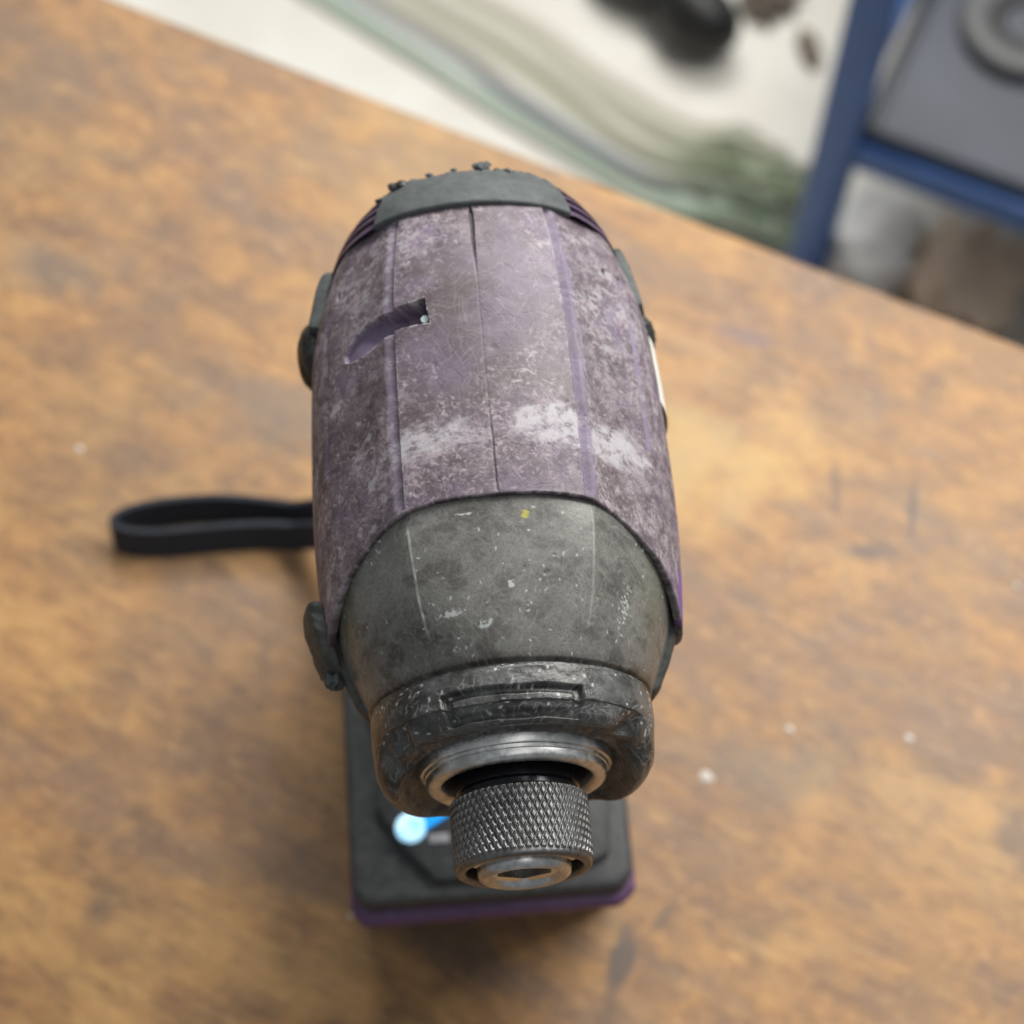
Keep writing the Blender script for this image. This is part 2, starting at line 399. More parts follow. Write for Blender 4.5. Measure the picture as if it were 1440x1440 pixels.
dirt_shade = np.where(inside > .4, .75 * (1 - tt) ** 1.2, dirt_shade)  # deep end of the slot painted darker as shade
# ragged lip of the slot
lip = sstep(-.5, -.1, hw - np.abs(perp + .7 * np.sin(tt * 3.1))) * (1 - inside) * (along > -.3) * (along < L)
chalk = np.maximum(chalk, lip * .9 * sstep(.4, .6, vnoise(sh, (6, 6), 90)))
# wear
n1 = fbm(sh, (60, 60), 21, 5); n2 = fbm(sh, (14, 18), 31, 4); n3 = fbm(sh, (6, 26), 41, 3)
def blob(s_, t_, ws, wt): return np.exp(-((s - s_) / ws) ** 2 - ((thg - t_) / wt) ** 2)
band = blob(78.5, 72, 5.2, 12) * 1.12 + blob(75, 52, 5, 14) * .8 + blob(75.5, 101, 4, 12) * .68 + blob(88, 45, 9, 9) * .5 + blob(72, 140, 6, 12) * .5 + blob(75.5, 118, 4, 9) * .7 + blob(83, 120, 4, 8) * .25 \
    + blob(73, 30, 7, 14) * .45 + blob(127, 75, 3, 22) * .35 + blob(80.5, 104, 3, 13) * .35
chalk = np.maximum(chalk, np.clip(sstep(.34, .75, band * (.02 + 1.75 * (.5 * fbm(sh, (20, 26), 81, 6) + .5 * fbm(sh, (7, 20), 87, 4)))) , 0, 1) * .85)
chalk = np.maximum(chalk, .6 * sstep(.60, .76, n2) * sstep(.35, .55, n1) * sstep(18, 32, np.abs(thg - 92)))
chalk = np.maximum(chalk, .6 * sstep(.50, .62, fbm(sh, (9, 14), 95, 5)) * np.clip(blob(124, 118, 7, 16) + blob(118, 140, 10, 14) + blob(105, 48, 14, 9), 0, 1))
dirt_shade = np.maximum(dirt_shade, .65 * sstep(.44, .68, fbm(sh, (24, 34), 51, 5)) * (.35 + .65 * sstep(95, 130, thg)))
dirt_shade = np.maximum(dirt_shade, .5 * blob(86, 150, 18, 14) + .35 * blob(64, 120, 5, 12))
clean = np.maximum(clean, .55 * sstep(.55, .75, n1) * sstep(.45, .6, fbm(sh, (40, 20), 61, 3)) * sstep(88, 100, s))
clean = np.maximum(clean, 1.0 * (1 - sstep(.7, 1.1, ((s - 52) / 4.5) ** 2 + ((thg - 8) / 9) ** 2)))
vivid = (1 - sstep(.7, 1.1, ((s - 52.5) / 5.5) ** 2 + ((thg - 9) / 9) ** 2 + .8 * (n2 - .5))) + .7 * (1 - sstep(.5, .8, ((s - 70) / 14) ** 2 + ((thg - 2) / 5) ** 2 + 1.2 * (n2 - .5)))
ends = 1 - sstep(SB[None, :] + .1, SB[None, :] + 1.3, s)
chalk = np.maximum(chalk, ends * .25 * sstep(.5, .65, n3))
n4 = fbm(sh, (22, 22), 71, 3); dmask = (.05 + .95 * sstep(.40, .62, n1)) * (.12 + .88 * sstep(.42, .62, n4)) ; dmask = np.clip(dmask * (.45 + .55 * sstep(12, 34, np.abs(thg - 92))) + .5 * blob(76, 90, 7, 60) + .5 * blob(126, 112, 6, 14), 0, 1)
def rc_h(s_, a_):
    t_ = 90 + a_ / 36 * 180 / np.pi; b_ = sb(t_)
    return (s_ - b_) / (SE - b_) * (NR - 1), col_of(t_)
scr = strokes(sh, rc_h, 34000, (46, 130.5), (-68, 68), (.25, 1.5), .75, dmask, 1, None, 2)
scr = np.maximum(scr, .75 * strokes(sh, rc_h, 2600, (46, 130.5), (-68, 68), (.5, 2.8), .6, dmask, 2, None, 3))
hair = strokes(sh, rc_h, 2600, (46, 130.5), (-68, 68), (2, 9), .12, None, 1, None, 4)
cut = strokes(sh, rc_h, 900, (46, 130.5), (-68, 68), (.8, 4), .3, None, 1, None, 5)
# a scratched-in note of fine parallel rasp marks on the right front shoulder
rasp = np.zeros(sh)
rz = blob(70, 42, 3.5, 8)
rasp = sstep(.3, .6, rz) * (.5 + .5 * np.sin((s * 1.0 + arc * .55) * 9 + 2 * n2 * 3)) * .55
scr = np.clip(soften(scr, 1) * (.35 + 1.1 * fbm(sh, (8, 8), 73, 3)) * 1.1, 0, 1) * (1 - .85 * sstep(.3, .6, clean)) * (1 - inside)
scr = np.maximum(scr, np.clip(hair * .28, 0, 1) * (1 - inside)); scr = np.maximum(scr, rasp * .5)
gap = np.maximum(gap, np.clip(cut * .55, 0, 1) * (1 - inside))
h += -.035 * scr - .05 * cut + .05 * (n2 - .5) + .10 * (n1 - .5) - .03 * chalk
for k in range(46):                                            # small dents and nicks
    s_, t_ = rng.uniform(60, 128), rng.uniform(20, 165); q = rng.uniform(.25, .8)
    e = ((s - s_) / q) ** 2 + ((thg - t_) * .63 / (q * rng.uniform(.5, 1.6))) ** 2
    h -= rng.uniform(.06, .2) * np.exp(-e * 1.2)
h *= .15 + .85 * sstep(SB[None, :], SB[None, :] + .9, s)
grit = np.clip(.22 + .8 * sstep(22, 40, np.abs(thg - 92)) + .8 * blob(74, 92, 9, 70) + .6 * blob(126, 105, 7, 26) + .25 * sstep(.5, .7, n1), 0, 1)
R = R0 + h
# roll the front edge inwards
lipr = np.array([[-.25, -.35], [-.2, -.9], [.3, -1.6]])
rr = np.concatenate([np.stack([R[0] + b for a, b in lipr[::-1]]), R]); ss = np.concatenate([np.stack([s[0] + a for a, b in lipr[::-1]]), s])
pad = lambda a: np.concatenate([np.repeat(a[:1], 3, 0), a])
edge_d = pad(dirt_shade); edge_d[:3] = 1; edge_d[3:6] = np.maximum(edge_d[3:6], .5)  # rolled edge painted dark as the shadow gap over the cover
grid_obj('housing', rr, ss, TH, M_house, root, dict(dirt_shade=np.clip(edge_d, 0, 1), chalk=pad(chalk), clean=pad(clean), scratch=pad(scr), gap=pad(gap), grit=pad(grit), vivid=np.clip(pad(vivid), 0, 1)))
# pale sliver at the end of the slot
bm = bmesh.new(); bmesh.ops.create_cone(bm, cap_ends=True, segments=14, radius1=.85, radius2=.8, depth=4.2)
bmesh.ops.rotate(bm, matrix=Matrix.Rotation(rad(-8), 3, 'Y'), verts=bm.verts)
bmesh.ops.translate(bm, vec=(36 * math.cos(rad(108.6)) + .5, 103.9 - S0, AX + 36 * math.sin(rad(108.6)) - 3.3), verts=bm.verts)
bm_obj('metal_pin', bm, plain('pale_pin', (.42, .50, .48), .45, .2, .2, 900), root)

# ---- hammer-case cover (cone)
NC = 215; SE2 = sb(TH) + 1.6; SA = 33.0
u = np.linspace(0, 1, NC)[:, None]; s = SA + u * (SE2[None, :] - SA); thg = np.repeat(TH[None, :], NC, 0); sh = s.shape
q = (s - 33) / 31.0
R0 = 27.0 + 8.4 * (1 - np.clip(1 - q, 0, 1) ** 1.9)
arc = np.radians(thg - 90) * 33
R0 -= (1.15 * np.clip(1 - ((thg - 90) / 29.5) ** 2, 0, 1) + .5 * np.clip(1 - ((thg - 44) / 15) ** 2, 0, 1) + .5 * np.clip(1 - ((thg - 137) / 16) ** 2, 0, 1)) * sstep(34, 50, s)
n1 = fbm(sh, (50, 60), 121, 5); n2 = fbm(sh, (12, 16), 131, 4)
def rc_c(s_, a_):
    t_ = 90 + a_ / 33 * 180 / np.pi; return (s_ - SA) / (sb(t_) + 1.6 - SA) * (NC - 1), col_of(t_)
scr = strokes(sh, rc_c, 3600, (33, 63), (-62, 62), (.3, 1.6), .5, np.clip(.1 + sstep(.45, .65, n1), 0, 1), 1, None, 6) * .42
scr = np.maximum(scr, .26 * strokes(sh, rc_c, 1500, (33, 63), (-62, 62), (1, 6), .15, None, 1, None, 7))
chip = .8 * strokes(sh, rc_c, 120, (34, 62), (-62, 62), (.2, .9), .5, None, 2, None, 8)
cm = blob(43, 110, 1.5, 9) * .9 + blob(44, 45, 9, 5) * .8 + blob(40.5, 98, 1.2, 5) + blob(47, 88, 1.4, 3) * 1.0 + blob(37, 108, 1.2, 16) * .7 + blob(61, 100, .5, 9) * .8
def fitb(a): return a
chip = np.maximum(chip, .75 * sstep(.62, .95, cm * (.1 + 1.7 * fbm(sh, (3.5, 4.5), 141, 3))))
ridge = np.zeros(sh)
for t0, lo, hi, amp in ((119.5, 39, 61, .75), (60.0, 39, 62, .45)):
    d = np.abs(thg - t0 - .5 * (vnoise(sh, (30, 4000), int(t0)) - .5)) * np.pi / 180 * 33
    k = (1 - sstep(.12, .42, d)) * sstep(lo, lo + 2, s) * (1 - sstep(hi - 2, hi, s)); ridge = np.maximum(ridge, k * amp * (.35 + .9 * vnoise(sh, (8, 5), 19)))
scr = np.maximum(soften(scr, 1), ridge * .8)
dirt_shade = .65 * sstep(.48, .72, fbm(sh, (20, 30), 151, 4)) * .7 + .7 * (1 - sstep(33.4, 36, s)) + .35 * blob(40, 130, 6, 25)  # dirt blotches, and a darker front edge where the cover meets the bumper
olive = .55 * blob(54, 158, 9, 10) + .35 * blob(50, 30, 9, 9)
yel = 1 - sstep(.6, 1.2, ((s - 60) / .9) ** 2 + ((thg - 82) / 1.7) ** 2)
hh = .07 * (n1 - .5) + .04 * (n2 - .5) - .035 * scr + .16 * ridge
groove_e = 1 - sstep(33.7, 34.3, s); hh -= .7 * groove_e
for k in range(30):
    s_, t_ = rng.uniform(36, 60), rng.uniform(25, 155); w_ = rng.uniform(.2, .6)
    hh -= rng.uniform(.05, .18) * np.exp(-(((s - s_) / w_) ** 2 + ((thg - t_) * .57 / (w_ * rng.uniform(.6, 2))) ** 2))
grid_obj('hammer_case_cover', R0 + hh, s, TH, M_cone, root, dict(scratch=np.clip(scr, 0, 1), chip=chip, dirt_shade=np.clip(dirt_shade, 0, 1), olive=olive, yellow=yel * .75 * sstep(.35, .6, fbm(sh, (4, 4), 161, 2))))

# ---- nose bumper
THB = np.linspace(0, 360, 720, endpoint=False); NB = 150
tr = np.radians(THB)
lobe = np.exp(-(((THB + 180) % 360 - 180 + 14) / 34) ** 4) + np.exp(-((THB - 196) / 36) ** 4)
lobe = np.clip(lobe + .8 * np.exp(-((THB - 270) / 40) ** 4), 0, 1)
sf = 22.4 - 5.6 * lobe
out_r = 26.8 + .5 * np.exp(-((THB - 160) / 26) ** 2) + .5 * np.exp(-((THB - 22) / 22) ** 2) + .1 * lobe
one = np.ones_like(THB)
pts = [(33.9 * one, out_r - .8), (33.5 * one, out_r + .05), (32.6 * one, out_r + .2), (29.5 * one, out_r + .35), (26.5 * one, out_r + .2), (sf + 4.2, out_r - .3), (sf + 1.8, out_r - 1.5),
       (sf + .3, out_r - 3.2), (sf + .1 + .5 * (1 - lobe), out_r - 4.6 + .2 * lobe), (sf + 1.0 + 2.4 * lobe, 20.9 + .2 * lobe), (22.6 * one, 19.2 * one), (23.4 * one, 17.6 * one)]
ps = np.array([a for a, b in pts]); pr = np.array([b for a, b in pts])
k = np.linspace(0, len(pts) - 1, NB); k0 = np.clip(k.astype(int), 0, len(pts) - 2); fk = (k - k0)[:, None]
s = ps[k0] * (1 - fk) + ps[k0 + 1] * fk; r_ = pr[k0] * (1 - fk) + pr[k0 + 1] * fk
for _ in range(14):
    s[1:-1] = (s[:-2] + 2 * s[1:-1] + s[2:]) / 4; r_[1:-1] = (r_[:-2] + 2 * r_[1:-1] + r_[2:]) / 4
    sh = s.shape
s = (s + np.roll(s, 1, 1) + np.roll(s, -1, 1)) / 3
thg = np.repeat(THB[None, :], NB, 0); outer = (k[:, None] < 7.0)
n1 = fbm(sh, (18, 30), 221, 5); n2 = fbm(sh, (6, 10), 231, 4)
j1 = 1.2 * (vnoise(sh, (6, 3000), 5) - .5); j2 = .35 * (vnoise(sh, (3000, 22), 6) - .5)
w1 = sstep(61.0, 62.2, thg + j1) * (1 - sstep(119.0, 120.2, thg + j1)); w2 = sstep(23.4, 23.9, s + j2) * (1 - sstep(28.8, 29.3, s + j2)) * outer
w3 = sstep(64.5, 66, thg + j1) * (1 - sstep(115.5, 117, thg + j1)); w4 = sstep(24.7, 25.4, s + j2) * (1 - sstep(27.6, 28.1, s + j2)) * outer
hh = -1.5 * w1 * w2 + .75 * w3 * w4 + .45 * (n1 - .5) + .22 * (n2 - .5)
front = sstep(4.6, 6.2, k[:, None]) * (1 - sstep(9.2, 10.2, k[:, None]))
for tc, wd, am in ((147, 5, 1.7), (36, 5, 1.5), (160, 4, .7), (128, 6, .6), (20, 4, .5)):
    hh -= am * np.exp(-((thg - tc - 3 * (k[:, None] - 7)) / wd) ** 2) * front
for tc, wd, am in ((138, 6, 1.0), (154, 4, .6), (46, 7, .9), (28, 5, .5)):
    hh += am * np.exp(-((thg - tc) / wd) ** 2) * front
def rc_b(s_, a_): return s_, a_
scr = strokes(sh, rc_b, 2400, (0, NB - 2), (0, 719), (3, 16), .05, np.clip(.15 + sstep(.5, .62, n1), 0, 1), 1, None, 9)
chip = strokes(sh, rc_b, 90, (5, 90), (20, 330), (.3, 3), .05, None, 2, None, 10)
yel = (1 - sstep(.5, 1.2, ((s - 20.8) / .8) ** 2 + ((thg - 31) / 3.2) ** 2)) + .6 * (1 - sstep(.5, 1.2, ((s - 20.8) / .7) ** 2 + ((thg - 152) / 3) ** 2))
grid_obj('nose_bumper', r_ + hh, s, THB, M_bump, root, dict(scratch=scr * .8, chip=chip * .8, yellow=yel * (r_ > 20)))

# ---- steel nose ring with its step, and the bore behind it
lathe('nose_ring', [(23.5, 18.6), (21.4, 18.7), (21.0, 18.5), (20.9, 17.95), (20.3, 17.8), (20.2, 17.5), (19.2, 17.45), (18.6, 17.2), (18.2, 16.6), (18.15, 15.6),
                    (18.4, 14.9), (19.2, 14.5), (22.5, 14.4)], M_steel, root, 160, angle=50, wob=.16)
lathe('bore', [(21.5, 14.6), (22.5, 14.0), (30, 13.9), (30, 8)], M_bore, root, 64)
lathe('anvil_neck', [(29, 10.9), (20.4, 10.9), (20.2, 11.9), (17.0, 11.95), (16.6, 11.4), (14.8, 11.4)], M_black, root, 96, angle=30)

# ---- knurled sleeve
THS = np.linspace(0, 360, 928, endpoint=False)
sv = np.concatenate([[15.4, 15.4, 15.3, 15.1, 14.9], np.linspace(14.8, 2.75, 120), [2.6, 2.3, 1.9, 1.55, 1.4, 1.38, 1.4, 1.6, 2.2, 4.2]])
rv = np.concatenate([[11.0, 12.2, 12.6, 12.9, 13.0], np.full(120, 13.05), [12.95, 12.95, 12.92, 12.75, 12.45, 11.9, 11.5, 11.25, 11.1, 11.0]])
kw = np.concatenate([[0] * 3, [.3, .7], np.ones(120), [.3], [0] * 9])
ss, tt = np.meshgrid(sv, np.radians(THS), indexing='ij')
n = 58
def tri(x): return np.abs(((x / (2 * np.pi)) % 1) * 2 - 1)
ka = tri(n * tt + ss * 2 * np.pi / 2.9 + .15 * np.sin(5 * tt)); kb = tri(n * tt - ss * 2 * np.pi / 3.05)
kn = np.clip(np.minimum(ka * 1.35, kb * 1.0) * 1.5, 0, .85) / .85
wk = .8 + .4 * fbm(ss.shape, (18, 40), 301, 4)
rr = rv[:, None] + kw[:, None] * (kn - .35) * .46 * wk
grid_obj('knurled_sleeve', rr, ss, THS, M_knurl, root, angle=180)
# ---- bit holder
prof = [(6, 9.0), (1.7, 9.0), (1.3, 8.9), (.5, 8.7), (.1, 8.2), (-.1, 7.8), (.05, 7.3), (.5, 6.8), (1.2, 6.3)]
lathe('bit_holder', prof, M_steel2, root, 96, angle=40, wob=.06)
th6 = np.linspace(0, 360, 240, endpoint=False)
hx = 5.1 / np.cos(np.radians((th6 + 30) % 60 - 30)); hx = np.minimum(hx, 6.1)
fl = .55 * np.clip(np.cos(np.radians(6 * (th6 - 30))), 0, 1)
rows = [(1.2, np.full(240, 6.3)), (1.6, hx), (3.2, hx - .02), (3.5, hx + fl), (5.0, hx + fl), (5.4, hx), (12, hx), (12, hx * .02)]
grid_obj('hex_socket', np.array([b for a, b in rows]), np.repeat(np.array([[a] for a, b in rows]), 240, 1), th6, mat_metal('bright_socket_steel', (.70, .69, .66), (.86, .85, .82), (.16, .30)), root, angle=25)
lathe('sleeve_recess', [(4.2, 11.0), (5.0, 10.9), (5.0, 9.0)], M_black, root, 64)
lathe('retaining_clip', [(3.0, 9.1), (2.2, 9.15), (1.9, 9.5), (1.95, 10.2), (2.3, 10.5), (3.0, 10.5)], M_steel2, root, 60, 22, 160, angle=50)

# ---- rear end: vented purple cap, grey rubber wraps
NV = 120; TV = np.linspace(0, 360, 480, endpoint=False)
u = np.linspace(0, 1, NV)[:, None]; thg = np.repeat(TV[None, :], NV, 0)
s = 131.2 + 12.0 * u + 0 * thg
r_ = 31.9 - 2.6 * u - 3.8 * u ** 2.2 + 0 * thg
side = (1 - sstep(48, 53, thg)) * sstep(4, 8, thg) + sstep(127, 132, thg) * (1 - sstep(172, 176, thg))
slot = np.clip(np.sin((s - 131.4) / 2.6 * 2 * np.pi) * 3, -1, 1)
r2 = r_ + .5 * side - side * 1.0 * (1 - slot) * sstep(.05, .1, u)
r2 = r2 - side_in(s, thg); r2[-1] *= .5
grid_obj('vented_rear_cap', r2, s, TV, M_vent, root, angle=60)
def wrap(name, t0, t1, s_lo, s_hi, rad_f, mat, seed, jag=.9, spikes=(), extra=None, thick=1.0):
    m = int((t1 - t0) / .4) + 2; T = np.linspace(t0, t1, m); nr = 46
    j = (vnoise((1, m), (1, 6), seed)[0] - .5) * jag + (vnoise((1, m), (1, 2.2), seed + 1)[0] - .5) * jag * .9
    for (tc, hgt, wd) in spikes: j = j + hgt * np.exp(-((T - tc) / wd) ** 4)
    u = np.linspace(0, 1, nr)[:, None]
    lo = s_lo(T) if callable(s_lo) else np.full(m, s_lo)
    hi = (s_hi(T) if callable(s_hi) else np.full(m, s_hi)) + j
    S_ = lo + u * (hi - lo)
    base = rad_f(S_, T[None, :] + 0 * S_)
    e = np.minimum(np.minimum(u * 12, (1 - u) * 9), np.minimum((T - t0)[None, :] / .8, (t1 - T)[None, :] / .8)); e = np.clip(e, 0, 1)
    Rr = base + thick * (1 - (1 - e) ** 2.2) - 1.6 * (e <= 0) + .12 * (fbm(S_.shape, (6, 14), seed + 9, 3) - .5)
    return grid_obj(name, Rr, S_, T, mat, root, closed=False, angle=60)
def rcap(S_, T_):
    u_ = np.clip((S_ - 131.0) / 12.0, 0, 1.25); return 31.9 - 2.6 * u_ - 3.6 * u_ ** 2.2 - .8 * np.clip(1 - ((T_ - 90) / 30) ** 2, 0, 1) - side_in(S_, T_)
wrap('rear_rubber_band', 50.5, 130, 130.6, 143.6, rcap, M_grey, 401, 3.0, [(83.5, 2.8, 1.3), (80.5, 1.5, .9), (118, 1.3, 2.0), (127.5, 1.8, 1.0)])
wrap('rear_rubber_side', 166, 215, lambda T: 112 + 6 * sstep(190, 166, T), 132.5, lambda S_, T_: np.interp(S_, [112, 120, 128, 133], [36.0, 35.8, 34.6, 33.0]) - side_in(S_, T_), M_side, 411, 1.2, thick=1.0)
wrap('rear_rubber_side', -30, 14, lambda T: 112 + 6 * sstep(-8, 12, T), 133, lambda S_, T_: np.interp(S_, [112, 120, 128, 133], [35.2, 34.9, 34.0, 32.8]) - side_in(S_, T_), M_side, 421, .8, thick=.8)
def knob(name, s_, th_, r0, a, b, c, mat):
    bm = bmesh.new(); bmesh.ops.create_uvsphere(bm, u_segments=28, v_segments=18, radius=1)
    for v in bm.verts:
        if a < 2: v.co *= 1 + .35 * math.sin(5 * v.co.x + 3 * s_) * math.sin(4 * v.co.z + th_)
    bmesh.ops.scale(bm, vec=(c, a, b), verts=bm.verts)
    for v in bm.verts: v.co *= 1 + .05 * math.sin(v.co.y * 3 + 1) * math.cos(v.co.z * 2)
    bmesh.ops.translate(bm, vec=(r0 * math.cos(rad(th_)), s_ - S0, AX + r0 * math.sin(rad(th_))), verts=bm.verts)
    return bm_obj(name, bm, mat, root)
knob('side_bumper', 117.0, 184, 35.4, 6.8, 9, 3.8, M_dark); knob('side_bumper', 115.5, -3, 34.4, 4.6, 7, 3.4, M_dark)
# carbon dust lumps along the torn edge
knob('rubber_shred', 142.0, 121, 26.9, 1.0, 1.1, 3.0, M_dark)
knob('rubber_shred', 140.6, 132, 27.0, 1.1, .9, 1.6, M_dark)
for th_, q_, ds_ in ((84.5, .95, .5), (82.0, .6, 1.2), (86.5, .5, .9), (109, .45, .2), (72, .4, .1), (97, .35, .3)):
    knob('rubber_shred', 143.3 + ds_, th_, 25.7, q_, q_ * .8, q_ * 1.7, M_side)
# white label strip on the right flank
T = np.linspace(-22, 13, 20); Sg = np.linspace(95, 111, 24)[:, None] + 0 * T
grid_obj('white_label', np.interp(Sg, [70, 82, 100, 112], [36.8, 36.8, 36.3, 35.6]) + .3 + 3.0 * (13 - T) / 35, Sg, T, M_label, root, closed=False)

# ---- side trims that run down from the hammer case
def trim(name, t0, t1, sg, seed):
    m, nr = 70, 60; T = np.linspace(t0, t1, m); u = np.linspace(0, 1, nr)[:, None]
    S_ = 34.5 + u * 21.5 + 0 * T
    up = 7 * (u - .15)                                            # upper border climbs to the back
    Tg = T[None, :] + sg * up * (np.linspace(1, 0, m)[None, :])
    base = 27.2 + 8.9 * (1 - np.clip(1 - (S_ - 33) / 31, 0, 1) ** 1.9)
    e = np.clip(np.minimum(np.minimum(u * 9, (1 - u) * 7), np.minimum(np.arange(m), np.arange(m)[::-1])[None, :] / 4), 0, 1)
    Rr = base + 1.0 * (1 - (1 - e) ** 2) - .8 * (e <= 0) + .5 * (fbm(S_.shape, (12, 14), seed, 4) - .5)
    Tg = Tg if sg > 0 else Tg
    if sg < 0: Rr = Rr[:, ::-1]; Tg = Tg[:, ::-1]; S_ = S_[:, ::-1]
    return grid_obj(name, Rr, S_, Tg, M_trim, root, closed=False, angle=60)
trim('side_trim', 4, -52, 1, 501)
trim('side_trim', 176, 232, -1, 511)
# loose rubber ear on the left
m, nr = 40, 60
v = []; f = []
for i in range(nr):
    t_ = i / (nr - 1)                                             # back (0) to front (1)
    s_ = 56.5 - 15.8 * t_; wd = 2.9 * (math.sin(math.pi * min(1, t_ * 1.02 + .13)) ** .45) + .25; zc = 199 + 5 * (1 - t_)
    xc = -(38.0 - 4.2 * t_ ** 1.2) ; wdx = 1.15 + .75 * math.sin(math.pi * t_) + (.5 if .78 < t_ < .95 else 0)
    if i in (0, nr - 1): wd *= .3; wdx *= .3
    for j in range(m):
        a = 2 * math.pi * j / m; ca, sa = math.cos(a), math.sin(a)
        k_ = 1 + .09 * math.sin(7 * t_ + 2 * a) + .03 * math.sin(17 * t_ + a) + .02 * math.sin(37 * t_ + 3 * a)
        x_ = math.copysign(abs(ca) ** .5, ca) * wdx * k_; z_ = math.copysign(abs(sa) ** .5, sa) * wd * 1.9 * k_
        v.append((xc + x_ + .22 * z_, s_ - S0, zc + z_))
for i in range(nr - 1):
    for j in range(m): f.append((i * m + j, (i + 1) * m + j, (i + 1) * m + (j + 1) % m, i * m + (j + 1) % m))
f += [tuple(range(m)), tuple((nr - 1) * m + j for j in range(m))[::-1]]
mesh('rubber_ear', v, f, M_trim, root, angle=70)
knob('ear_stud', 42.2, 178.5, 34.6, 1.5, 1.6, 1.3, M_grey)

# ---- handle, trigger, foot, battery
def loft(name, rings, mat, n=64, p=2.6):
    v = []; f = []
    for (z, cx, cy, hx, hy, pp) in rings:
        for j in range(n):
            a = 2 * math.pi * j / n; ca, sa = math.cos(a), math.sin(a)
            v.append((cx + math.copysign(abs(ca) ** (2 / pp), ca) * hx, cy - S0 + math.copysign(abs(sa) ** (2 / pp), sa) * hy, z))
    for i in range(len(rings) - 1):
        for j in range(n): f.append((i * n + j, i * n + (j + 1) % n, (i + 1) * n + (j + 1) % n, (i + 1) * n + j))
    f += [tuple(range(n))[::-1], tuple((len(rings) - 1) * n + j for j in range(n))]
    return mesh(name, v, f, mat, root, angle=50)
loft('handle', [(178, 0, 100, 17, 26, 2.3), (165, 0, 101, 17, 24, 2.3), (130, 0, 104, 17, 22, 2.3), (100, 0, 108, 17.5, 22, 2.3), (80, 0, 110, 21, 27, 2.4), (66, -1, 106, 30, 38, 3), (61, -2, 104, 33, 42, 3.4)], M_foot)
loft('trigger', [(166, 0, 76, 6, 5, 2.5), (150, 0, 72, 6.5, 7, 2.5), (138, 0, 77, 6, 5, 2.5)], M_batt)

def poly_prism(name, pts, z0, z1, mat, bev, parent=root):
    bm = bmesh.new(); vs = [bm.verts.new((x, y - S0, z0)) for x, y in pts]; fc = bm.faces.new(vs)
    r = bmesh.ops.extrude_face_region(bm, geom=[fc]); bmesh.ops.translate(bm, vec=(0, 0, z1 - z0), verts=[g for g in r['geom'] if isinstance(g, bmesh.types.BMVert)])
    bmesh.ops.recalc_face_normals(bm, faces=bm.faces)
    bmesh.ops.bevel(bm, geom=bm.edges[:], offset=bev, segments=3, profile=.5, affect='EDGES')
    return bm_obj(name, bm, mat, parent, angle=50)
FX = -4.5
foot = [(-37.5 + FX, 36), (-34 + FX, 31.5), (33 + FX, 31.0), (37 + FX, 35), (37.5 + FX, 60), (37.5 + FX, 140), (-37.5 + FX, 140), (-37.5 + FX, 60)]
poly_prism('battery', [(x * .985 + FX * .015, y + (9.5 if y < 45 else 4)) for x, y in foot], 0, 45.5, M_batt, 2.5)
lip_pts = [(-38.2 + FX, 33), (-35 + FX, 28.6), (33.5 + FX, 29.2), (37.8 + FX, 33), (37.8 + FX, 58), (-37.8 + FX, 58)]
poly_prism('purple_lip', lip_pts, 46, 51.5, M_purple, 1.6)
poly_prism('base_plate', [(x, y + .6) for x, y in foot], 49.8, 58, M_foot, 2.2)
panel = [(-24 + FX, 47), (-15 + FX, 36.5), (20 + FX, 36), (31 + FX, 40), (33 + FX, 62), (31 + FX, 78), (-24 + FX, 78), (-30 + FX, 58)]
poly_prism('control_panel', panel, 57, 61.2, M_foot, 1.4)
# lit lamp button on the panel
t = NT('lit_blue_lamp'); k = t.noise(t.coord(), 260, 2)
gr = t.n('ShaderNodeTexGradient', gradient_type='SPHERICAL'); tc = t.n('ShaderNodeTexCoord'); mp = t.n('ShaderNodeMapping')
mp.inputs['Scale'].default_value = (150, 150, 150); mp.inputs['Location'].default_value = (.05, .30, -9.4)
t.l(tc.outputs['Object'], mp.inputs['Vector'])
M_lamp = t.out((.3, .6, .8), .3, 0, Emission_Color=t.mix(t.ramp(k, [(.35, 0), (.65, 1)]), (.10, .52, .95), (.62, .86, 1.0)), Emission_Strength=.95)
lampo = empty('lamp_tmp', (0, 0, 0)); bpy.data.objects.remove(lampo)
bm = bmesh.new(); bmesh.ops.create_cone(bm, cap_ends=True, segments=36, radius1=4.3, radius2=3.6, depth=2.4)
bmesh.ops.translate(bm, vec=(-25.2, 51.3 - S0, 62.0), verts=bm.verts); bm_obj('lamp_button', bm, M_lamp, root)
M_blue = NT('blue_lens').out((.02, .25, .62), .25, 0, Emission_Color=(.01, .35, .95, 1), Emission_Strength=.75)
poly_prism('lamp_lens', [(-22.5, 49.5), (-15.0, 53.6), (-15.0, 57), (-24, 56.5)], 61.0, 62.2, M_blue, .4)
M_grey2 = plain('grey_symbol', (.30, .30, .32), .5, 0, .1)
poly_prism('mode_symbol', [(-20.6, 46.3), (-15.3, 46.3), (-15.3, 49.0), (-20.6, 49.0)], 61.0, 61.9, M_grey2, .3)

